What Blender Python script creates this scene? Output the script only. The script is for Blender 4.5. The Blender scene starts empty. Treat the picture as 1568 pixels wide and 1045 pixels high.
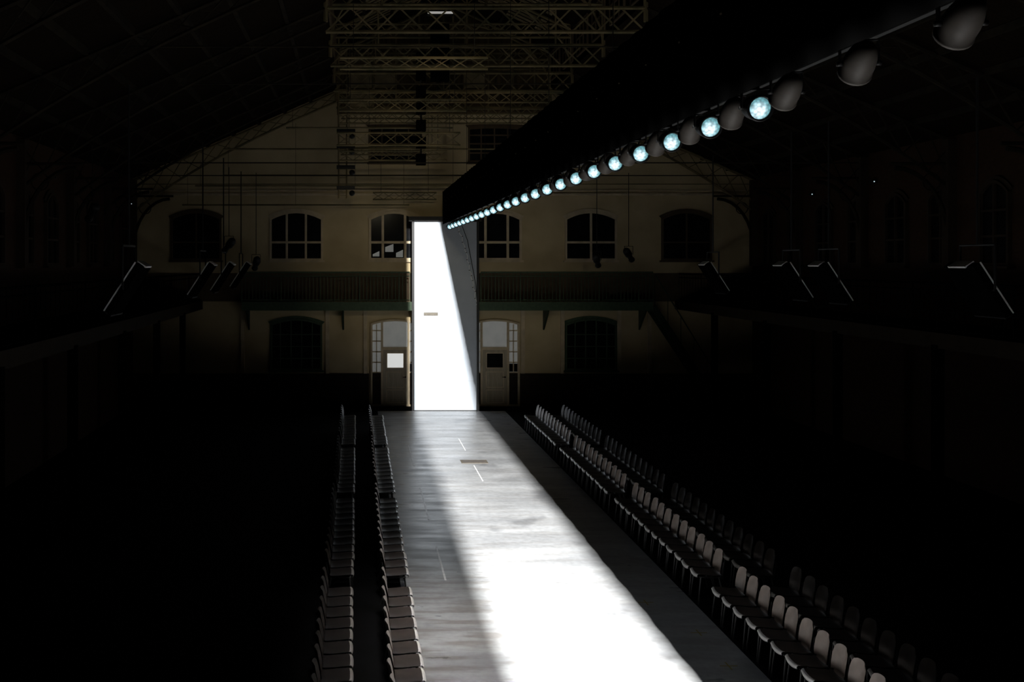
import bpy, math, random
from mathutils import Vector, Matrix
random.seed(4)
S = bpy.context.scene
COL = S.collection
S.view_settings.view_transform = 'Standard'
S.view_settings.look = 'None'

# ------------------------------------------------------------------ materials
def mat(name, c1, c2=None, rough=0.7, scale=3.0, stretch=(1,1,1), metal=0.0, bump=0.0,
        emis=None, estr=0.0, spec=0.5, detail=6.0, lo=0.35, hi=0.65):
    m = bpy.data.materials.new(name); m.use_nodes = True
    nt = m.node_tree; b = nt.nodes['Principled BSDF']
    c2 = c2 or tuple(x*0.75 for x in c1)
    tc = nt.nodes.new('ShaderNodeTexCoord'); mp = nt.nodes.new('ShaderNodeMapping')
    mp.inputs['Scale'].default_value = stretch
    nz = nt.nodes.new('ShaderNodeTexNoise'); nz.inputs['Scale'].default_value = scale
    nz.inputs['Detail'].default_value = detail
    cr = nt.nodes.new('ShaderNodeValToRGB')
    cr.color_ramp.elements[0].position = lo; cr.color_ramp.elements[1].position = hi
    cr.color_ramp.elements[0].color = (*c2, 1); cr.color_ramp.elements[1].color = (*c1, 1)
    L = nt.links
    L.new(tc.outputs['Object'], mp.inputs['Vector']); L.new(mp.outputs[0], nz.inputs['Vector'])
    L.new(nz.outputs['Fac'], cr.inputs[0]); L.new(cr.outputs[0], b.inputs['Base Color'])
    b.inputs['Roughness'].default_value = rough
    b.inputs['Metallic'].default_value = metal
    b.inputs['Specular IOR Level'].default_value = spec
    if bump:
        bp = nt.nodes.new('ShaderNodeBump'); bp.inputs['Strength'].default_value = bump
        bp.inputs['Distance'].default_value = 0.02
        L.new(nz.outputs['Fac'], bp.inputs['Height']); L.new(bp.outputs[0], b.inputs['Normal'])
    if emis:
        b.inputs['Emission Color'].default_value = (*emis, 1)
        b.inputs['Emission Strength'].default_value = estr
    return m

def brick_mat(name, c1, c2, mortar, scale=4.0):
    m = bpy.data.materials.new(name); m.use_nodes = True
    nt = m.node_tree; b = nt.nodes['Principled BSDF']; L = nt.links
    tc = nt.nodes.new('ShaderNodeTexCoord')
    sp = nt.nodes.new('ShaderNodeSeparateXYZ'); ad = nt.nodes.new('ShaderNodeMath'); cb = nt.nodes.new('ShaderNodeCombineXYZ')
    L.new(tc.outputs['Object'], sp.inputs[0])
    L.new(sp.outputs[0], ad.inputs[0]); L.new(sp.outputs[1], ad.inputs[1])
    L.new(ad.outputs[0], cb.inputs[0]); L.new(sp.outputs[2], cb.inputs[1])
    br = nt.nodes.new('ShaderNodeTexBrick'); br.inputs['Scale'].default_value = scale
    br.inputs['Color1'].default_value = (*c1,1); br.inputs['Color2'].default_value = (*c2,1)
    br.inputs['Mortar'].default_value = (*mortar,1); br.inputs['Mortar Size'].default_value = 0.015
    L.new(cb.outputs[0], br.inputs['Vector']); L.new(br.outputs['Color'], b.inputs['Base Color'])
    b.inputs['Roughness'].default_value = 0.85
    b.inputs['Specular IOR Level'].default_value = 0.1
    return m

M_wall   = mat('cream_plaster', (0.60,0.49,0.30), (0.45,0.36,0.21), rough=0.9, scale=0.8, spec=0.1, lo=0.3, hi=0.7)
M_gsheet  = mat('gable_dark_sheet', (0.10,0.07,0.035), (0.045,0.032,0.018), rough=0.9, scale=2.0, stretch=(4,1,0.4), spec=0.05)
M_dado   = brick_mat('glazed_dark_brick', (0.022,0.018,0.016), (0.035,0.026,0.02), (0.05,0.04,0.035))
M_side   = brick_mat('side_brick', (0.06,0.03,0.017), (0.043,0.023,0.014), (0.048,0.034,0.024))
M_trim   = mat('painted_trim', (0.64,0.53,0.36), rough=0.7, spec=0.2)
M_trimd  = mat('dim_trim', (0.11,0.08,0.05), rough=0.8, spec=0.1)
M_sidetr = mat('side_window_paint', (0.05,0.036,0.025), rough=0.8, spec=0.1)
M_gall   = mat('gallery_paint', (0.022,0.016,0.010), rough=0.8, spec=0.05)
M_green  = mat('green_steel', (0.02,0.04,0.022), (0.012,0.026,0.015), rough=0.6, scale=8, spec=0.3)
M_balc   = mat('balcony_green', (0.055,0.09,0.05), (0.035,0.065,0.035), rough=0.6, scale=8, spec=0.3)
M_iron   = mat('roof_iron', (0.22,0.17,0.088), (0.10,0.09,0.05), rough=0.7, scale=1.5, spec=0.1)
M_irond  = mat('shaded_iron', (0.03,0.024,0.016), (0.015,0.013,0.01), rough=0.8, scale=3, spec=0.05)  # dark copy of roof_iron, shade away from the end wall put in colour
M_black  = mat('matt_black', (0.003,0.003,0.003), (0.002,0.002,0.002), rough=1.0, spec=0.0)
M_bmetal = mat('black_metal', (0.012,0.012,0.012), (0.007,0.007,0.007), rough=0.5, spec=0.25, scale=20)
M_glass  = mat('dark_glass', (0.010,0.011,0.012), (0.005,0.005,0.006), rough=0.12, spec=0.04)
M_frost  = mat('frosted_glass', (0.42,0.43,0.42), (0.35,0.36,0.36), rough=0.5, emis=(0.8,0.82,0.8), estr=0.09)
M_fbright= mat('daylit_pane', (0.6,0.6,0.6), (0.5,0.5,0.5), rough=0.5, emis=(0.95,0.97,0.95), estr=0.6)
M_door   = mat('cream_door_wood', (0.42,0.36,0.26), (0.34,0.29,0.2), rough=0.6, stretch=(6,6,0.8))
M_roof   = mat('roof_boards', (0.016,0.011,0.007), (0.008,0.006,0.004), rough=0.9, scale=2, stretch=(1,12,1), spec=0.03)
M_sky    = mat('clouded_rooflight', (0.30,0.24,0.14), (0.18,0.145,0.085), rough=0.6, scale=2, spec=0.1)
M_panel  = mat('white_door_paint', (0.42,0.46,0.51), (0.36,0.40,0.45), rough=0.55, scale=1.2, spec=0.3, detail=8)
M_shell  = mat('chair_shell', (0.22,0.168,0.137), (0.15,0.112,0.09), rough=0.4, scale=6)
M_seat   = mat('chair_seat_shaded', (0.04,0.032,0.028), (0.026,0.021,0.019), rough=0.5, scale=6, spec=0.3)  # seat tops coloured dark to paint in their shade
M_lip    = mat('chair_lip_glint', (0.62,0.60,0.58), rough=0.3, scale=6)  # bright front edge paints the highlight along the seats
M_shell2 = mat('shaded_row_shell', (0.05,0.038,0.03), (0.032,0.025,0.02), rough=0.45, scale=6, spec=0.3)  # darker chair set for the second rows, their shade put into the colours
M_seat2  = mat('shaded_row_seat', (0.016,0.013,0.012), rough=0.6, scale=6, spec=0.2)
M_lip2   = mat('shaded_row_lip_glint', (0.26,0.24,0.22), rough=0.4, scale=6)
M_leg    = mat('chair_steel', (0.03,0.03,0.03), rough=0.4, metal=0.6)
M_floor  = mat('shade_black_floor', (0.005,0.005,0.0055), (0.003,0.003,0.003), rough=0.9, scale=1.5, spec=0.02)  # unlit floor beside the runway, its darkness put into the colour
M_tape   = mat('white_tape', (0.85,0.85,0.84), (0.6,0.6,0.6), rough=0.35, scale=9)
M_ytape  = mat('yellow_tape', (0.30,0.24,0.05), rough=0.6)
M_hatch  = mat('hatch_metal', (0.10,0.085,0.06), (0.06,0.05,0.035), rough=0.6, scale=20)
M_can    = mat('grey_lamp_housing', (0.085,0.074,0.064), (0.065,0.056,0.049), rough=0.6, scale=12, spec=0.3)
M_seam   = mat('door_seam', (0.3,0.31,0.32), rough=0.6)
M_rim    = mat('frame_lit_edge', (0.8,0.8,0.78), (0.7,0.7,0.68), rough=0.5)
M_spot   = mat('pilot_glow', (0.8,0.9,1), rough=0.5, emis=(0.75,0.9,1), estr=0.6)
M_tube   = mat('tube_glow', (0.9,0.9,0.85), rough=0.5, emis=(1,0.97,0.9), estr=0.3)

def concrete():
    m = bpy.data.materials.new('runway_concrete'); m.use_nodes = True
    nt = m.node_tree; b = nt.nodes['Principled BSDF']; L = nt.links
    tc = nt.nodes.new('ShaderNodeTexCoord')
    def noise(sc, st, det=8):
        mp = nt.nodes.new('ShaderNodeMapping'); mp.inputs['Scale'].default_value = st
        n = nt.nodes.new('ShaderNodeTexNoise'); n.inputs['Scale'].default_value = sc; n.inputs['Detail'].default_value = det
        L.new(tc.outputs['Object'], mp.inputs[0]); L.new(mp.outputs[0], n.inputs['Vector']); return n
    def ramp(n, p0, c0, p1, c1):
        r = nt.nodes.new('ShaderNodeValToRGB'); r.color_ramp.elements[0].position=p0; r.color_ramp.elements[1].position=p1
        r.color_ramp.elements[0].color=(*c0,1); r.color_ramp.elements[1].color=(*c1,1); L.new(n.outputs['Fac'], r.inputs[0]); return r
    def mul(a, b_, f=1.0):
        x = nt.nodes.new('ShaderNodeMix'); x.data_type='RGBA'; x.blend_type='MULTIPLY'; x.inputs[0].default_value=f
        L.new(a.outputs[0] if a.bl_idname!='ShaderNodeMix' else a.outputs[2], x.inputs[6]); L.new(b_.outputs[0], x.inputs[7]); return x
    base = ramp(noise(0.8,(1,1,1)), .3, (0.27,0.278,0.285), .7, (0.34,0.348,0.355))
    rafter_shade = ramp(noise(1.0,(0.3,0.9,1)), .38, (0.68,0.68,0.69), .6, (1,1,1))  # cross bands of rafter shadow painted into the floor colour
    scuff_light = ramp(noise(1.0,(0.9,5,1),5), .40, (0.62,0.57,0.52), .55, (1,1,1))  # brown scuffs, with thin light streaks left of the beam painted in
    fine = ramp(noise(9,(1,1,1),10), .35, (0.85,0.85,0.85), .6, (1,1,1))
    stain = ramp(noise(0.7,(1.1,0.9,1),5), .33, (0.66,0.66,0.67), .42, (1,1,1))
    sp = nt.nodes.new('ShaderNodeSeparateXYZ'); L.new(tc.outputs['Object'], sp.inputs[0])
    mr = nt.nodes.new('ShaderNodeMapRange'); mr.inputs[1].default_value=1.5; mr.inputs[2].default_value=2.6
    mr.inputs[3].default_value=1.0; mr.inputs[4].default_value=0.3; L.new(sp.outputs[0], mr.inputs[0])
    c0 = mul(mul(mul(base, rafter_shade, .85), fine, 1), stain, 1)
    c = mul(c0, scuff_light, .8); L.new(mr.outputs[0], c.inputs[0])
    L.new(c.outputs[2], b.inputs['Base Color'])
    rr = ramp(noise(1.3,(0.5,2,1)), .3, (0.25,)*3, .7, (0.44,)*3)
    L.new(rr.outputs[0], b.inputs['Roughness'])
    b.inputs['Specular IOR Level'].default_value = 0.65
    bp = nt.nodes.new('ShaderNodeBump'); bp.inputs['Strength'].default_value=0.08; bp.inputs['Distance'].default_value=0.01
    L.new(noise(7,(1,1,1)).outputs['Fac'], bp.inputs['Height']); L.new(bp.outputs[0], b.inputs['Normal'])
    return m
M_conc = concrete()

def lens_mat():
    m = bpy.data.materials.new('lamp_lens_glint'); m.use_nodes = True
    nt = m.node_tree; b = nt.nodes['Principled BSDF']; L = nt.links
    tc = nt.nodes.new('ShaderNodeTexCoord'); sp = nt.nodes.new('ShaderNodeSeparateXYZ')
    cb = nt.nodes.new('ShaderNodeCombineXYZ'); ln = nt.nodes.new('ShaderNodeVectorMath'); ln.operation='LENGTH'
    of = nt.nodes.new('ShaderNodeVectorMath'); of.operation='ADD'; of.inputs[1].default_value=(0.01,0,0.035)  # low white spot: floor reflection painted as glow in the lens
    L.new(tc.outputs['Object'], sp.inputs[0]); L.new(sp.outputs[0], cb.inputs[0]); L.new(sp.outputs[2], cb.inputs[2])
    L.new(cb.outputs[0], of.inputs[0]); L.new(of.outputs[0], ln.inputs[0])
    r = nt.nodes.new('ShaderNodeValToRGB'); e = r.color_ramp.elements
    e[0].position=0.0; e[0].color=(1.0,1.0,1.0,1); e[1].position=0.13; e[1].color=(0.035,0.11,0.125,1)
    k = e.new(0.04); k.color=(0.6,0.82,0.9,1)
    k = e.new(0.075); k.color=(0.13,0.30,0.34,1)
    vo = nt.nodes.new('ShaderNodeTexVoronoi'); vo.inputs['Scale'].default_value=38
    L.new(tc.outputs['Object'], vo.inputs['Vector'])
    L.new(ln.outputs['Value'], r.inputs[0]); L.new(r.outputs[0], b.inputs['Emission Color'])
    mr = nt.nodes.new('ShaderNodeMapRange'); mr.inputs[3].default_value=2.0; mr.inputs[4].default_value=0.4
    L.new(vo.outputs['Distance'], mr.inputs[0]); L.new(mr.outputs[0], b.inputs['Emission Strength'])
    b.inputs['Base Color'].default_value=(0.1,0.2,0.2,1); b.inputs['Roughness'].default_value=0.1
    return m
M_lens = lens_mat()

# ------------------------------------------------------------------ mesh builder
class MB:
    def __init__(s): s.v=[]; s.f=[]; s.m=[]; s.mats=[]; s.sm=[]
    def mi(s, m):
        if m not in s.mats: s.mats.append(m)
        return s.mats.index(m)
    def add(s, vs, fs, m, smooth=False):
        o=len(s.v); s.v += [tuple(v) for v in vs]
        for f in fs: s.f.append([i+o for i in f]); s.m.append(s.mi(m)); s.sm.append(smooth)
    def box(s, x0,x1,y0,y1,z0,z1, m, M=None):
        vs=[Vector((x,y,z)) for x in (x0,x1) for y in (y0,y1) for z in (z0,z1)]
        if M: vs=[M@v for v in vs]
        s.add(vs, [(0,1,3,2),(4,6,7,5),(0,4,5,1),(2,3,7,6),(0,2,6,4),(1,5,7,3)], m)
    def tube(s, p, q, r, m, n=6):
        p=Vector(p); q=Vector(q); d=(q-p)
        if d.length<1e-6: return
        d.normalize(); a=d.orthogonal().normalized(); b=d.cross(a)
        vs=[]
        for c in (p,q):
            for i in range(n):
                t=2*math.pi*i/n; vs.append(c+a*math.cos(t)*r+b*math.sin(t)*r)
        fs=[(i,(i+1)%n,n+(i+1)%n,n+i) for i in range(n)]+[tuple(range(n))[::-1],tuple(range(n,2*n))]
        s.add(vs,fs,m,n>6)
    def path(s, pts, r, m, n=6):
        for a,b in zip(pts,pts[1:]): s.tube(a,b,r,m,n)
    def bar(s, p, q, w, d, m):
        p=Vector(p); q=Vector(q); t=(q-p).normalized(); y=Vector((0,1,0)); u=t.cross(y)
        u.normalize()
        vs=[c+u*a*w/2+y*b*d/2 for c in (p,q) for a in (-1,1) for b in (-1,1)]
        s.add(vs, [(0,1,3,2),(4,6,7,5),(0,4,5,1),(2,3,7,6),(0,2,6,4),(1,5,7,3)], m)
    def lathe(s, prof, M, m, n=20, smooth=True):
        vs=[]
        for r,t in prof:
            for i in range(n):
                a=2*math.pi*i/n; vs.append(M@Vector((r*math.cos(a), t, r*math.sin(a))))
        fs=[]
        for k in range(len(prof)-1):
            for i in range(n):
                fs.append((k*n+i, k*n+(i+1)%n, (k+1)*n+(i+1)%n, (k+1)*n+i))
        s.add(vs,fs,m,smooth)
    def mesh(s, name):
        me=bpy.data.meshes.new(name); me.from_pydata(s.v,[],s.f)
        for m in s.mats: me.materials.append(m)
        for i,p in enumerate(me.polygons): p.material_index=s.m[i]; p.use_smooth=s.sm[i]
        me.update(); return me
    def obj(s, name, loc=(0,0,0), rot=(0,0,0)):
        o=bpy.data.objects.new(name, s.mesh(name)); o.location=loc; o.rotation_euler=rot; COL.objects.link(o); return o
def inst(me,name,loc,rot=(0,0,0)):
    o=bpy.data.objects.new(name,me); o.location=loc; o.rotation_euler=rot; COL.objects.link(o); return o

XL, XR, YB, YF = -8.5, 14.9, -6.0, 37.6
XC = 3.2
ML, MR = -0.8, 7.2
ZE, ZM, ZT, ZR = 8.6, 11.95, 13.4, 15.3

# ------------------------------------------------------------------ shell
b=MB(); b.box(XL,XR,YB,YF,-0.2,0,M_floor); b.obj('floor')
b=MB(); b.box(0.72,5.36,2.0,36.28,0.0,0.006,M_conc); b.obj('runway_floor')

def gable(y0,y1,m):
    prof=[(XL,0),(XR,0),(XR,ZE),(MR,ZM),(MR,ZT),(XC,ZR),(ML,ZT),(ML,ZM),(XL,ZE)]
    n=len(prof)
    vs=[(x,y0,z) for x,z in prof]+[(x,y1,z) for x,z in prof]
    fs=[(0,1,2,3,7,8),(3,4,5,6,7)]
    fs2=[tuple(i+n for i in f)[::-1] for f in fs]
    sd=[(i,(i+1)%n,n+(i+1)%n,n+i) for i in range(n)]
    b=MB(); b.add(vs,fs+fs2+sd,m); return b
b=gable(YF,YF+0.4,M_wall)
b.obj('wall_far')
b=gable(YB-0.4,YB,M_side); b.obj('wall_rear')
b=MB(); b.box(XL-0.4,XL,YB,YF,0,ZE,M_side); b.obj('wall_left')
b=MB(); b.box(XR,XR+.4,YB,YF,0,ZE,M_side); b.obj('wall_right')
b=MB()
for x0,x1 in ((XL,0.42),(2.35,4.2),(6.12,XR)): b.box(x0,x1,YF-0.05,YF,0,1.23,M_dado)
b.obj('trim_dado')
b=MB(); b.box(XL,XR,YF-0.04,YF,3.95,5.02,M_trimd); b.obj('balcony_shade_band')  # dark strip painting the wall's shade behind the balcony rail
b=MB()
b.box(XL,XR,YF-0.10,YF,7.95,8.03,M_trim); b.box(XL,XR,YF-0.07,YF,8.12,8.16,M_trim)
b.obj('trim_cornice')
b=MB()
for x in (-4.35,-1.15,0.28,6.22,7.72,9.85,11.0):
    b.box(x-0.07,x+0.07,YF-0.09,YF,1.23,3.6,M_trim)
b.obj('trim_pilasters')
b=MB()
zb0=11.1  # dark sheet added to darken the top of the far wall
b.add([(ML+.02,YF-.05,zb0),(MR-.02,YF-.05,zb0),(MR-.02,YF-.05,ZT),(XC,YF-.05,ZR-.02),(ML+.02,YF-.05,ZT)],[(0,1,2,3,4)],M_gsheet)
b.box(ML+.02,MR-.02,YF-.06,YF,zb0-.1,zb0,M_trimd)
for k in range(9):
    x=ML+.5+k*.87; zt_=ZR-.15-abs(x-XC)*(ZR-ZT)/4
    b.box(x-.03,x+.03,YF-.09,YF-.05,zb0,zt_,M_iron)
for z in (11.9,12.7,13.3): b.box(ML+.1,MR-.1,YF-.09,YF-.05,z-.03,z+.03,M_iron)
b.box(-.3,.55,YF-.08,YF-.05,12.0,12.6,M_sky); b.box(.65,1.4,YF-.08,YF-.05,12.0,12.6,M_sky)
b.box(-.3,.55,YF-.08,YF-.05,11.2,11.8,M_sky); b.box(4.0,4.8,YF-.08,YF-.05,12.0,12.6,M_sky)
b.obj('trim_gable_dark_sheet')

# ceiling
b=MB()
def slab(p,q,t=0.15):
    (x0,z0),(x1,z1)=p,q
    vs=[(x0,YB,z0),(x1,YB,z1),(x1,YF,z1),(x0,YF,z0),(x0,YB,z0+t),(x1,YB,z1+t),(x1,YF,z1+t),(x0,YF,z0+t)]
    b.add(vs,[(0,1,2,3),(7,6,5,4),(0,4,5,1),(1,5,6,2),(2,6,7,3),(3,7,4,0)],M_roof)
slab((XL,ZE),(ML,ZM)); slab((XR,ZE),(MR,ZM)); slab((ML,ZT),(XC,ZR)); slab((MR,ZT),(XC,ZR))
b.box(ML-.12,ML,YB,YF,ZM,ZT,M_roof); b.box(MR,MR+.12,YB,YF,ZM,ZT,M_roof)
for k in range(1,8):
    t=k/8
    for xa,xb in ((XL,ML),(XR,MR)):
        x=xa+(xb-xa)*t; z=ZE+(ZM-ZE)*t; b.box(x-.05,x+.05,YB,YF,z-.14,z,M_irond)
for k in range(0,4):
    t=k/4
    for xa in (ML,MR):
        x=xa+(XC-xa)*t; z=ZT+(ZR-ZT)*t; b.box(x-.05,x+.05,YB,YF,z-.14,z,M_irond)
b.obj('ceiling')
b=MB()
y=19.0
while y<36:
    for s in (-1,1):
        xa=XC+s*0.9; xb=XC+s*3.3
        za=ZR-(0.9/4)*(ZR-ZT)-0.03; zb=ZR-(3.3/4)*(ZR-ZT)-0.03
        b.add([(xa,y,za),(xb,y,zb),(xb,y+1.5,zb),(xa,y+1.5,za)],[(0,1,2,3)],M_sky)
        for k in range(5):
            yy=y+k*1.5/4; b.tube((xa,yy,za-.02),(xb,yy,zb-.02),.02,M_irond,4)
    y+=2.15
b.obj('window_rooflight')
b=MB()
y=1.0
while y<35.5:
    for x,s in ((ML,1),(MR,-1)):
        b.box(min(x,x+s*.03),max(x,x+s*.03),y,y+1.5,ZM+.25,ZT-.2,M_glass)
        for k in range(4): b.box(min(x,x+s*.06),max(x,x+s*.06),y+k*.5-.02,y+k*.5+.02,ZM+.22,ZT-.18,M_trimd)
        for z in (ZM+.22,ZM+.75,ZT-.2): b.box(min(x,x+s*.06),max(x,x+s*.06),y,y+1.5,z-.02,z+.02,M_trimd)
    y+=2.15
b.obj('window_clerestory')

# ------------------------------------------------------------------ arched windows
def arch(w,h,rise,n=12,inset=0.0):
    hw=w/2-inset; pts=[(-hw,inset),(hw,inset)]
    zs=h-rise
    for i in range(n+1):
        a=math.pi*i/n
        x=hw*math.cos(a); t=x/(w/2)
        pts.append((x, zs+(rise)*(1-t*t)-inset))
    return pts
def arched(name, w,h,rise,cols,rows,frame=M_trim,glass=M_glass,fw=0.07,mw=0.05,loc=(0,0,0),sill=True,blinds=()):  # blinds: pale glowing patches put in as window reflections
    b=MB(); o=arch(w,h,rise); i=arch(w,h,rise,inset=fw); n=len(o)
    b.add([(x,-0.02,z) for x,z in i],[tuple(range(n))],glass)
    for x0,x1,z0,z1 in blinds:     # window reflections put in as pale glowing patches
        b.add([(x0,-.024,z0),(x1,-.024,z0),(x1,-.024,z1),(x0,-.024,z1-.12)],[(0,1,2,3)],M_frost)
    vs=[(x,-0.10,z) for x,z in o]+[(x,-0.10,z) for x,z in i]+[(x,0,z) for x,z in o]+[(x,0,z) for x,z in i]
    fs=[]
    for k in range(n):
        j=(k+1)%n
        fs+= [(k,j,n+j,n+k),(k,2*n+k,2*n+j,j),(n+k,n+j,3*n+j,3*n+k)]
    b.add(vs,fs,frame)
    hw=w/2-fw
    def top(x): return h-rise+rise*(1-(x/(w/2))**2)-fw
    for x in cols: b.box(x-mw/2,x+mw/2,-0.085,-0.015,fw,top(x)+.01,frame)
    for z in rows: b.box(-hw,hw,-0.08,-0.015,z-mw/2,z+mw/2,frame)
    if sill: b.box(-w/2-.06,w/2+.06,-0.16,0,-0.07,0.0,frame)
    o2=[(x*1.10, z+0.10) for x,z in o[2:]]; oo=o[2:]; k=len(oo)
    vs=[(x,-0.05,z) for x,z in oo]+[(x,-0.05,z) for x,z in o2]+[(x,0,z) for x,z in oo]+[(x,0,z) for x,z in o2]
    fs=[]
    for q in range(k-1): fs+=[(q,q+1,k+q+1,k+q),(k+q,k+q+1,3*k+q+1,3*k+q),(q,q+1,2*k+q+1,2*k+q)]
    b.add(vs,fs,frame)
    if name is None: return b.mesh('window')
    return b.obj(name,loc,(0,0,0))
wn=1
def W(x,z,w,h,rise,cols,rows,**k):
    global wn
    o=arched('window_%d'%wn,w,h,rise,cols,rows,loc=(x,YF,z),**k); wn+=1; return o
W(1.36,5.5,1.9,1.85,.28,(-.42,.42),(0.68,),mw=.09,fw=.09,blinds=((-.33,-.02,.32,.62),(.08,.34,.12,.40),(-.8,-.55,.15,.35)))  # blinds here are painted window reflections
W(5.23,5.5,1.9,1.85,.28,(-.42,.42),(0.68,),mw=.09,fw=.09)
W(-2.32,5.5,2.0,1.85,.28,(-.36,.36),(0.68,),mw=.08)
W(8.79,5.5,1.95,1.85,.28,(0,),(0.68,),mw=.08)
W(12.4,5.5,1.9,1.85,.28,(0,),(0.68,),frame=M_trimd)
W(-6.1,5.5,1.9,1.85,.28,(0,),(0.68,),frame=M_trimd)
for x in (-2.32,8.79): W(x,1.35,1.95,1.95,.22,(-.6,-.2,.2,.6),(0.45,.9,1.35),frame=M_balc,mw=.035)
for x in (1.41,5.15): W(x,9.2,2.0,1.35,.05,(-.5,0,.5),(.35,.7,1.02),frame=M_trimd,mw=.05)

me=arched(None,1.1,2.0,.3,(0,),(.7,1.3),frame=M_sidetr)
ys=[36.0-2.13*k for k in range(15)]
for yy in ys:
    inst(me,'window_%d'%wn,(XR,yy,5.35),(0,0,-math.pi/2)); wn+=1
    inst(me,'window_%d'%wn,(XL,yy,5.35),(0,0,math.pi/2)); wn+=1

# ------------------------------------------------------------------ arched double door units
def door_unit(name,x,lite):
    b=MB(); w,h,rise=1.86,3.28,.16
    o=arch(w,h,rise); n=len(o); fw=.07; i=arch(w,h,rise,inset=fw)
    b.add([(px,-.012,pz) for px,pz in i],[tuple(range(n))],M_frost)
    vs=[(px,-.12,pz) for px,pz in o]+[(px,-.12,pz) for px,pz in i]+[(px,0,pz) for px,pz in o]+[(px,0,pz) for px,pz in i]
    fs=[]
    for k in range(n):
        j=(k+1)%n; fs+=[(k,j,n+j,n+k),(k,2*n+k,2*n+j,j),(n+k,n+j,3*n+j,3*n+k)]
    b.add(vs,fs,M_trim)
    for s in (-1,1):
        b.box(s*.5-.04,s*.5+.04,-.11,-.01,0,h-.1,M_trim)
        xa,xb=sorted((s*.53,s*.88))
        b.box(xa,xb,-.09,-.01,0,1.25,M_dado)
        b.box((xa+xb)/2-.018,(xa+xb)/2+.018,-.07,-.01,1.25,h-.2,M_trim)
        for z in (1.27,1.65,2.05,2.45,2.85): b.box(xa,xb,-.07,-.01,z-.02,z+.02,M_trim)
        if s>0: b.box(xa+.02,xb-.02,-.03,-.013,1.3,1.6,M_glass)
    b.box(-.46,.46,-.09,-.02,0.02,2.15,M_door)
    b.box(-.46,.46,-.11,-.02,2.13,2.23,M_trim)
    b.box(-.33,.33,-.10,-.085,1.43,2.02,M_trim)
    b.box(-.30,.30,-.105,-.09,1.46,1.99,lite)
    for z0,z1 in ((.15,.62),(.72,1.3)):
        b.box(-.34,-.31,-.10,-.085,z0,z1,M_trim); b.box(.31,.34,-.10,-.085,z0,z1,M_trim)
        b.box(-.34,.34,-.10,-.085,z0-.02,z0+.01,M_trim); b.box(-.34,.34,-.10,-.085,z1-.02,z1+.01,M_trim)
    b.tube((.38,-.13,1.1),(.38,-.10,1.1),.03,M_bmetal,8); b.tube((.38,-.14,1.1),(.28,-.14,1.1),.012,M_bmetal,8)
    return b.obj(name,(x,YF,0))
door_unit('door_1',1.41,M_fbright)
door_unit('door_2',5.16,M_glass)

# ------------------------------------------------------------------ tall white sliding door
b=MB()
PX0,PX1,PY,PZ=2.06,4.33,36.3,6.9
b.box(PX0,PX1,PY,PY+.06,0.03,PZ,M_panel)
b.box(PX0,PX1,PY-.002,PY+.0,1.096,1.104,M_seam)
b.box(2.40,2.92,PY-.012,PY,3.48,3.60,M_hatch)
b.box(2.44,2.88,PY-.016,PY-.012,3.50,3.58,M_hatch)
b.box(PX0,PX1,PY-.004,PY+.065,0.0,0.035,M_bmetal)
b.obj('sliding_door')
b=MB()
b.box(PX0-.09,PX0-.01,PY-.02,PY+.07,0,PZ+.05,M_bmetal)
b.box(PX1+.01,PX1+.09,PY-.02,PY+.07,0,PZ+.05,M_bmetal)
b.box(PX0-.2,PX1+.2,PY-.02,PY+.07,PZ+.02,PZ+.2,M_bmetal)
for x in (2.4,3.1,3.9):
    b.tube((x,PY+.06,PZ+.1),(x,YF,PZ+.1),.03,M_bmetal)
b.obj('door_frame')

# ------------------------------------------------------------------ balcony
def railing(b,x0,x1,y,z0,z1,step=.13,axis='x',m=None,r0=.008):
    m=m or M_green
    n=int(abs(x1-x0)/step)
    def pt(u,z): return (u,y,z) if axis=='x' else (y,u,z)
    for k in range(n+1):
        u=x0+(x1-x0)*k/n
        r=.022 if k%11==0 else r0
        b.tube(pt(u,z0),pt(u,z1),r,m,4)
    for z in (z0+.1,z1-.14,z1): b.tube(pt(x0,z),pt(x1,z),.018 if z<z1 else .03,m,6)
b=MB()
b.box(-4.25,10.8,36.44,YF-.05,3.78,3.92,M_balc)
b.box(-4.25,10.8,36.40,36.46,3.66,3.98,M_balc)
railing(b,-4.25,1.9,36.43,3.95,5.06,m=M_balc,r0=.013); railing(b,4.5,10.8,36.43,3.95,5.06,m=M_balc,r0=.013)
for x in (-4.1,-0.55,7.0,10.6):
    b.tube((x,36.5,3.72),(x,YF-.1,2.9),.035,M_green,6)
    b.add([(x-.03,36.5,3.7),(x-.03,37.5,3.7),(x-.03,37.5,2.9),(x+.03,36.5,3.7),(x+.03,37.5,3.7),(x+.03,37.5,2.9)],
          [(0,1,2),(5,4,3),(0,3,4,1),(1,4,5,2),(2,5,3,0)],M_green)
b.obj('balcony')
for nm,xe,xw in (('gallery',12.0,XR-.02),('gallery',-5.9,XL+.02)):
    b=MB(); a,c=sorted((xe,xw))
    b.box(a,c,YB+.05,YF-.06,3.72,3.92,M_black)
    e=xe; s=1 if xw>xe else -1
    b.box(min(e-s*.05,e),max(e-s*.05,e),YB+.05,YF-.06,3.66,3.98,M_gall)
    railing(b,YB+1,YF-.4,xe,3.95,5.0,step=.3,axis='y',m=M_black)
    y=33.5
    while y>-4:
        b.box(xe-.09,xe+.09,y-.09,y+.09,0,3.72,M_black); y-=4.3
    b.obj(nm)
b=MB()
for yy in (36.55,37.3): b.bar((10.85,yy,3.8),(13.3,yy,0.1),.22,.05,M_green)
for k in range(15):
    t=(k+.5)/15; x=10.9+2.4*t; z=3.8*(1-t); b.box(x-.12,x+.12,36.55,37.3,z-.02,z+.02,M_green)
b.tube((10.9,36.55,5.0),(13.3,36.55,1.1),.025,M_green)
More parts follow.
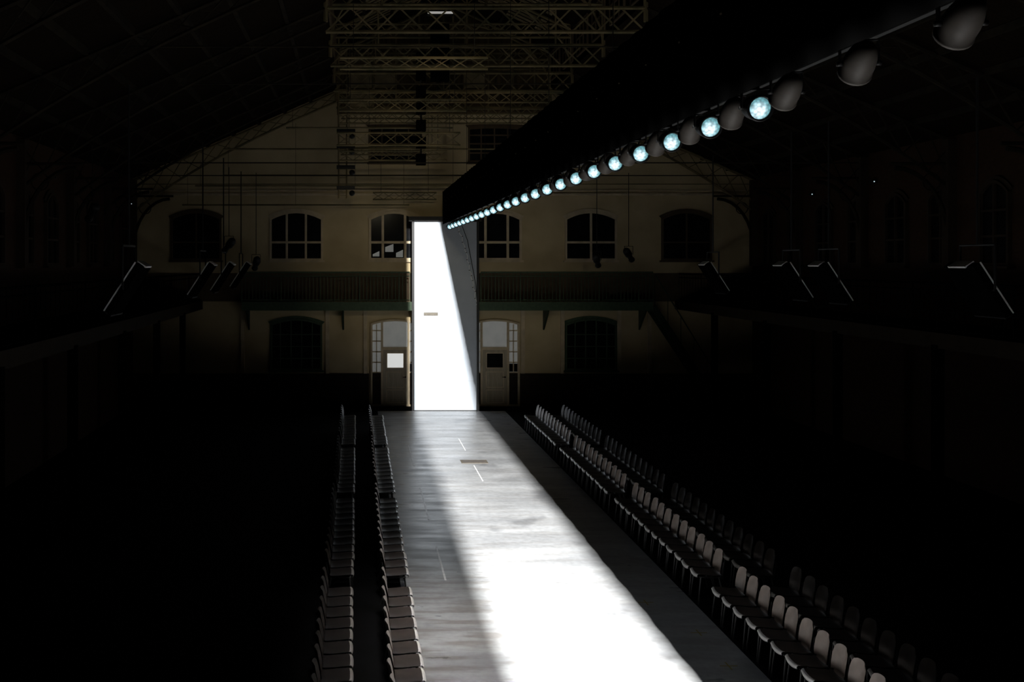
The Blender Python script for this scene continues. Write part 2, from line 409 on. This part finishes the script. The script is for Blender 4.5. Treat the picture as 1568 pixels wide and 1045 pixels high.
for k in range(6):
    t=k/5; x=10.9+2.4*t; z=3.8*(1-t); b.tube((x,36.55,z),(x,36.55,z+1.15),.015,M_green,4)
b.obj('staircase')

# ------------------------------------------------------------------ roof trusses
def lattice(b,x0,x1,z0,z1,y,m,step=.6,r=.02,c=.035):
    b.tube((x0,y,z0),(x1,y,z0),c,m,5); b.tube((x0,y,z1),(x1,y,z1),c,m,5)
    n=max(1,round(abs(x1-x0)/step)); d=(x1-x0)/n
    for k in range(n):
        b.tube((x0+k*d,y,z0),(x0+(k+1)*d,y,z1),r,m,4); b.tube((x0+k*d,y,z1),(x0+(k+1)*d,y,z0),r,m,4)
def truss(y,full=True):
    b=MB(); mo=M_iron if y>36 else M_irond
    for xw,xm in ((XL,ML),(XR,MR)):
        s=1 if xm>xw else -1
        top=[];bot=[];N=12
        for k in range(N+1):
            t=k/N; x=xw+(xm-xw)*t; z=ZE+(ZM-ZE)*t-.16
            top.append((x,y,z)); bot.append((x,y,z-.35-.85*(1-t)**3))
        b.path(top,.05,mo,5); b.path(bot,.045,mo,5)
        for k in range(N):
            b.tube(top[k],bot[k+1],.02,mo,4); b.tube(bot[k],top[k+1],.02,mo,4)
        arc=[]
        for k in range(9):
            a=math.pi/2*k/8
            arc.append((xw+s*(0.12+1.35*(1-math.cos(a))),y,5.9+1.9*math.sin(a)))
        b.path(arc,.06,M_irond,5); b.box(min(xw,xw+s*.22),max(xw,xw+s*.22),y-.14,y+.14,5.3,ZE-.1,M_sidetr)
        b.tube((xw+s*.1,y,7.9),(xw+s*1.6,y,7.9),.04,M_irond,5)
        cx,cz=xw+s*.55,7.45
        ring=[(cx+.22*math.cos(2*math.pi*q/12),y,cz+.22*math.sin(2*math.pi*q/12)) for q in range(13)]
        b.path(ring,.02,M_irond,4)
    if full:
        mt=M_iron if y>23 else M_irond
        lattice(b,ML,MR,11.2,11.8,y,mt,step=.6,r=.028,c=.05)
        b.path([(ML,y,ZM-.5),(ML,y,ZT)],.06,mt,5); b.path([(MR,y,ZM-.5),(MR,y,ZT)],.06,mt,5)
        b.path([(ML,y,ZT-.16),(XC,y,ZR-.16),(MR,y,ZT-.16)],.05,mt,5)
        lattice(b,ML,MR,13.0,13.45,y,mt,step=.5,r=.02,c=.04)
        arc=[(XC-4*math.cos(math.pi*k/16),y,11.8+2.6*math.sin(math.pi*k/16)) for k in range(17)]
        b.path(arc,.035,mt,5)
        b.tube((XC,y,11.8),(XC,y,ZR-.2),.03,mt,5)
        for x in (.6,5.8): b.tube((x,y,11.8),(x,y,13.0),.03,mt,5)
        zr=9.9 if y<28 else 8.35
        xo=(zr-8.35)/(ZM-ZE)*(ML-XL)
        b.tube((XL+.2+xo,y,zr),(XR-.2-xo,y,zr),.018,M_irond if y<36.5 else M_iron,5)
    return b.obj('roof_truss')
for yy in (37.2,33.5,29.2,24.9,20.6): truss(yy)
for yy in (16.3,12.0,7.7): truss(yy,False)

def rig(y,x0,x1,z0,z1,top=11.2):
    m=M_iron
    b=MB(); lattice(b,x0,x1,z0,z1,y,m,step=.42,r=.016,c=.03)
    for x in (x0+.3,x1-.3): b.tube((x,y,z1),(x,y,top),.01,M_bmetal,4)
    return b.obj('lighting_truss')
rig(36.75,0.55,2.9,7.75,8.0); rig(32.4,-.6,2.9,8.75,9.05); rig(28.2,-.6,2.9,8.75,9.1); rig(26.7,-.5,2.9,9.5,9.8); rig(32.0,-.6,6.9,9.9,10.2)
rig(22.2,-.4,2.9,9.75,10.0); rig(35.8,-.6,6.9,10.6,10.95); rig(30.9,-.6,6.9,10.4,10.7); rig(34.9,-.6,2.9,9.2,9.45)
b=MB()
for y,z,x0,x1 in ((34,9.3,-4.6,5.8),(36.9,8.65,-5,5.8),(36.7,8.25,-6,5.8),(36.85,7.55,-6.5,1.9),(30.5,9.55,-2.2,2.9)):
    b.tube((x0,y,z),(x1,y,z),.03,M_iron,6)
    for x in (x0+.2,(x0+x1)/2,x1-.2): b.tube((x,y,z),(x,y,min(11.1,8.1+ (x-XL)*.40)),.008,M_bmetal,4)
b.obj('lighting_bar')
b=MB()
for x in (-.65,-.38): b.tube((x,33.8,7.6),(x,33.8,13.1),.03,M_iron,5)
for k in range(18): b.tube((-.65,33.8,7.7+k*.3),(-.38,33.8,7.7+k*.3),.014,M_iron,4)
for z in (9.85,9.3,8.6,7.9):
    b.box(-.72,-.1,33.72,33.9,z,z+.12,M_bmetal)
    b.lathe([(0,-.16),(.08,-.14),(.1,0),(.1,.1),(.0,.1)],Matrix.Translation((-.2,33.8,z-.12)),M_bmetal,10)
b.obj('lighting_ladder')
b=MB()
b.box(2.2,2.75,29.9,30.2,10.9,12.6,M_black); b.tube((2.45,30.05,12.6),(2.45,30.05,14.2),.03,M_bmetal)
b.box(2.1,2.85,29.86,29.9,12.9,12.96,M_tube); b.box(2.08,2.87,29.9,30.0,12.85,13.0,M_bmetal)
b.tube((2.1,29.95,12.9),(2.1,29.95,14.2),.01,M_bmetal,4); b.tube((2.85,29.95,12.9),(2.85,29.95,14.2),.01,M_bmetal,4)
for k in range(7): b.box(1.72,2.0,29.2,29.5,8.3+k*.5,8.62+k*.5,M_black)
b.tube((1.86,29.35,8.3),(1.86,29.35,11.2),.03,M_bmetal)
b.obj('chain_hoist')

# ------------------------------------------------------------------ central lamp truss
TX=3.28; TY0,TY1=3.2,35.6
b=MB()
for x in (TX-.2,TX+.2):
    for z in (6.98,7.82): b.tube((x,TY0,z),(x,TY1,z),.03,M_bmetal,6)
n=54; d=(TY1-TY0)/n
for k in range(n):
    y0=TY0+k*d; y1=y0+d
    for x in (TX-.2,TX+.2):
        b.tube((x,y0,6.98 if k%2 else 7.82),(x,y1,7.82 if k%2 else 6.98),.016,M_bmetal,4)
    b.tube((TX-.2,y0,6.98),(TX+.2,y1,6.98),.014,M_bmetal,4)
N=300; vs=[];fs=[]
for k in range(N+1):
    y=TY0+(TY1-TY0)*k/N; w=.012*math.sin(k*1.3)+.006*math.sin(k*.37)
    vs += [(3.03+w*.4,y,6.78),(3.03+w,y,7.95)]
for k in range(N): fs.append((2*k,2*k+2,2*k+3,2*k+1))
b.add(vs,fs,M_black,True)
for k in range(30):
    y=TY0+.8+k*1.07
    b.tube((3.0,y-.05,7.50),(3.0,y+.05,7.56),.012,M_irond,5)
b.tube((3.17,TY0,6.90),(3.17,TY1,6.90),.025,M_black,6)
y=TY0+1
while y<TY1:
    b.tube((TX,y,7.82),(TX,y,11.2 if y>18 else 10.15),.008,M_bmetal,4); y+=4.3
b.obj('lamp_truss')

def lamp_mesh(facing,lensmat):
    b=MB(); Mx=Matrix.Rotation(math.radians(12 if facing<0 else -32),4,'X')
    f=facing
    prof=[(0.0,-f*.17),(0.03,-f*.168),(0.055,-f*.155),(0.078,-f*.12),(0.094,-f*.06),(0.10,0),(0.10,f*.075),(0.106,f*.08),(0.106,f*.095),(0.088,f*.095),(0.086,f*.07)]
    b.lathe(prof,Mx,M_can if facing>0 else M_bmetal,24)
    b.lathe([(0.0,f*.100),(0.03,f*.097),(0.06,f*.088),(0.090,f*.072)],Mx,lensmat,24)
    for s in (-1,1):
        b.box(s*.116-.004,s*.116+.004,-.018,.018,0,.15,M_bmetal)
        b.tube((s*.10,0,0),(s*.135,0,0),.016,M_bmetal,8)
    b.box(-.12,.12,-.018,.018,.145,.153,M_bmetal)
    b.box(-.02,.02,-.02,.02,.15,.19,M_bmetal)
    return b.mesh('stage_lamp')
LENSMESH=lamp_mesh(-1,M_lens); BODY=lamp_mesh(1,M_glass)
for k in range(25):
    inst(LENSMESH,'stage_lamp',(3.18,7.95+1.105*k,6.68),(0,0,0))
for k in range(17):
    inst(BODY,'stage_lamp',(3.21,5.30+1.078*k,6.72),(0,0,math.radians(random.uniform(-10,10))))

b=MB()
pts=[]
for k in range(30):
    t=k/29; pts.append((3.55+.75*t**.7+.03*math.sin(k*1.9), 35.9, 6.75-2.9*t+.03*math.cos(k*1.3)))
b.path(pts,.012,M_rim,5)
for k in range(0,30,2):
    p=Vector(pts[k]); b.lathe([(0,-.02),(.025,0),(0,.02)],Matrix.Translation(p),M_can,8)
b.path([(3.75,35.85,6.75),(3.95,35.85,6.2),(4.1,35.85,5.4),(4.25,35.85,4.6),(4.3,35.85,3.9),(4.30,35.9,0.05)],.014,M_bmetal,5)
b.obj('power_cable')

# ------------------------------------------------------------------ tilted flood panels at gallery level
def flood(x,y,z,s,name='floodlight'):
    b=MB(); R=Matrix.Rotation(math.radians(s*33),4,'Y')
    b.box(-.06,.06,-.42,.42,-.5,.5,M_black,R)
    fx=-s*.075
    b.box(fx-.012,fx+.012,-.425,-.40,-.5,.5,M_rim,R); b.box(fx-.012,fx+.012,.40,.425,-.5,.5,M_bmetal,R)  # lit edges painted pale on the near side and top only
    b.box(-.09,.09,-.24,.24,.49,.52,M_rim,R); b.box(-.08,.08,-.42,.42,-.52,-.49,M_bmetal,R)
    b.tube((0,-.47,0),(0,-.47,.75),.02,M_bmetal); b.tube((0,.47,0),(0,.47,.75),.02,M_bmetal)
    b.tube((0,-.47,.75),(0,.47,.75),.02,M_bmetal); b.tube((0,0,.75),(0,0,3.6),.02,M_bmetal)
    b.tube((0,-.47,0),(0,.47,0),.015,M_bmetal)
    return b.obj(name,(x,y,z))
for y in (17.6,26.0,30.0,34.5): flood(-4.05,y,4.98,1)
for y in (16.8,22.1,24.0,29.3): flood(10.45,y,4.98,-1)
def profile_spot(x,y,z,a):
    b=MB(); M0=Matrix.Rotation(a,4,'Z')@Matrix.Rotation(math.radians(-30),4,'X')
    b.lathe([(0,-.35),(.09,-.34),(.13,-.25),(.13,0),(.09,.05),(.09,.32),(.11,.34),(.11,.38),(.08,.38)],M0,M_bmetal,14)
    for s in (-1,1): b.tube((s*.15,0,0),(s*.15,0,.3),.012,M_bmetal,4)
    b.tube((-.15,0,.3),(.15,0,.3),.012,M_bmetal,4); b.tube((0,0,.3),(0,0,8.6-z),.015,M_bmetal,4)
    return b.obj('profile_spotlight',(x,y,z))
for x,y,z in ((-4.3,33.2,6.0),(-7.2,27,6.8),(9.6,35.3,5.7),(8.4,35,5.5),(-3.6,35.2,5.4)): profile_spot(x,y,z,random.uniform(-1,1))
b=MB()
for x,y,z in ((XL+.1,27.5,7.8),(XL+.1,37.0,7.6),(XR-.1,32.5,7.65),(XR-.1,28.6,7.75)):
    b.box(x-.08,x+.08,y-.06,y+.06,z-.05,z+.05,M_bmetal); b.box(x-.015,x+.015,y-.07,y-.06,z-.015,z+.015,M_spot)
b.obj('pilot_lamp')

# ------------------------------------------------------------------ chairs
def chair(b,oy,js,ms,mp,ml):
    prof=[(0.400,0.405),(0.408,0.435),(0.39,0.455),(0.365,0.457),(0.26,0.45),(0.14,0.437),(0.06,0.436),(0.015,0.455),(-0.005,0.51),(-0.012,0.60),(-0.03,0.70),(-0.05,0.78),(-0.06,0.82)]
    wid =[.15,.17,.175,.185,.195,.195,.185,.175,.17,.175,.175,.16,.12]
    n=7; vs=[]
    for (x,z),w in zip(prof,wid):
        for j in range(n):
            t=-1+2*j/(n-1); u=w*t
            if z>.5: vs.append((x+.035*t*t+js,oy+u,z-.02*t**4))
            else: vs.append((x-.012*t**4+js,oy+u,z+.02*t*t))
    def F(a,c): return [(i*n+j,i*n+j+1,(i+1)*n+j+1,(i+1)*n+j) for i in range(a,c) for j in range(n-1)]
    o=len(b.v); b.v+=vs
    for a,c,m in ((0,3,ml),(3,7,mp),(7,len(prof)-1,ms)):
        for f in F(a,c): b.f.append([q+o for q in f]); b.m.append(b.mi(m)); b.sm.append(True)
    vs2=[(x-.010,y,z-.012) for x,y,z in vs]
    b.add(vs2,[f[::-1] for f in F(0,len(prof)-1)],M_leg,True)
    for s in (-1,1):
        yy=oy+s*.16
        b.tube((.33+js,yy,.435),(.38+js,oy+s*.185,0),.011,M_leg,6)
        b.tube((.05+js,yy,.43),(-.05+js,oy+s*.185,0),.011,M_leg,6)
        b.tube((.36+js,yy,.425),(.02+js,yy,.42),.011,M_leg,6)
        b.tube((.0+js,yy,.44),(-.03+js,yy,.66),.009,M_leg,6)
    b.tube((.33+js,oy-.16,.42),(.33+js,oy+.16,.42),.010,M_leg,6)
    b.tube((.05+js,oy-.16,.42),(.05+js,oy+.16,.42),.010,M_leg,6)
def chair_row(ms,mp,ml):
    b=MB()
    for k in range(12): chair(b,(k-5.5)*.435,random.uniform(-.012,.012),ms,mp,ml)
    b.tube((.2,-5.7*.435,.40),(.2,5.7*.435,.40),.012,M_leg,6)
    return b.mesh('chair_row')
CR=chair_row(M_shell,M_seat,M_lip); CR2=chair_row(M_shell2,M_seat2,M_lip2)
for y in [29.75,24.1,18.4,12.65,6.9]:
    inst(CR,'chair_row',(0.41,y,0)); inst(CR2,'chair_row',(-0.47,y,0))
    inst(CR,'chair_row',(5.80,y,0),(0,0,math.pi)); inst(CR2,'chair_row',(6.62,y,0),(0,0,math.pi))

# ------------------------------------------------------------------ floor marks
b=MB(); zt=.006; zz=.008
for x,y0,y1 in ((3.1,28.7,30.6),(3.1,24.7,26.6)):
    b.box(x-.013,x+.013,y0,y1,zt,zz,M_tape)
for y0,y1 in ((26.5,29.5),(21.0,24.0),(17.0,19.0)): b.box(1.48,1.515,y0,y1,zt,zz,M_tape)
for x,y in ((5.0,14.6),(4.99,13.4),(4.6,15.9)):
    b.box(x-.12,x+.12,y-.01,y+.01,zt,zz,M_ytape); b.box(x-.01,x+.01,y-.12,y+.12,zt,zz,M_ytape)
b.obj('floor_tape')
b=MB(); b.box(2.8,3.52,26.85,27.3,zt,.014,M_hatch); b.box(2.85,3.47,26.9,27.25,.014,.018,M_can)
b.obj('floor_hatch')

# ------------------------------------------------------------------ unseen light box added over the runway to shape the beam
SX,SY,SZ=1.73,-1.0,13.2
b=MB(); zp=10.2
b.box(0.2,1.80,-3,17.2,zp,zp+.02,M_black); b.box(2.315,4.4,-3,17.2,zp,zp+.02,M_black)
b.box(1.80,2.315,-3,0.0,zp,zp+.02,M_black)
b.box(0.15,0.2,-3,17.2,zp,13.3,M_black); b.box(4.4,4.45,-3,17.2,zp,13.3,M_black)
b.box(0.15,4.45,-3.05,-3,zp,13.3,M_black); b.box(0.15,4.45,16.75,17.2,zp,13.3,M_black)
b.box(0.15,4.45,-3,17.2,13.3,13.35,M_black)
b.obj('added_beam_baffle')  # added out-of-view box, its slot cuts the beam edges
def light(kind,name,loc,energy,color=(1,1,1),target=None,**k):
    l=bpy.data.lights.new(name,kind); l.energy=energy; l.color=color
    for a,v in k.items(): setattr(l,a,v)
    o=bpy.data.objects.new(name,l); o.location=loc
    if target is not None:
        o.rotation_euler=(Vector(target)-Vector(loc)).to_track_quat('-Z','Y').to_euler()
    COL.objects.link(o); return o
light('SPOT','added_beam_light',(SX,SY,SZ),195000,(1,.99,.97),target=(3.0,15,0),spot_size=math.radians(110),spot_blend=.1,shadow_soft_size=.07)  # unseen lamp added above the camera to throw the runway beam
light('AREA','added_fill_light',(1.0,10,9.3),58,(1,.96,.92),target=(1.25,14,0),shape='RECTANGLE',size=0.8,size_y=5,spread=math.radians(26))  # unseen fill added for the floor left of the beam
light('AREA','added_fill_light',(4.4,9,9.6),7,(.9,.95,1),target=(4.7,15,0),shape='RECTANGLE',size=0.8,size_y=5,spread=math.radians(45))  # unseen fill added for the floor right of the beam
light('SPOT','added_wall_wash',(1.0,8,9.6),1500,(1,.88,.60),target=(1.3,37.6,5.6),spot_size=math.radians(17),spot_blend=1,shadow_soft_size=.25)  # unseen spot added to brighten the far wall, left half
light('SPOT','added_wall_wash',(5.4,8,9.6),720,(1,.9,.58),target=(5.1,37.6,4.4),spot_size=math.radians(18),spot_blend=1,shadow_soft_size=.25)  # unseen spot added to brighten the far wall, right half
light('SPOT','added_upper_wash',(1.5,8,9.6),1100,(1,.88,.60),target=(2.6,37.6,12.4),spot_size=math.radians(19),spot_blend=1,shadow_soft_size=.25)  # unseen spot added to brighten the upper wall and roof lattice

w=bpy.data.worlds.new('world'); S.world=w; w.use_nodes=True
w.node_tree.nodes['Background'].inputs[0].default_value=(.6,.7,1,1)
w.node_tree.nodes['Background'].inputs[1].default_value=0.0008

cam=bpy.data.cameras.new('camera'); cam.lens=35; cam.sensor_width=36
cam.shift_x=.1505; cam.shift_y=-.0775; cam.clip_end=200
co=bpy.data.objects.new('camera',cam); co.location=(0,0,5.45); co.rotation_euler=(math.pi/2,0,0)
COL.objects.link(co); S.camera=co
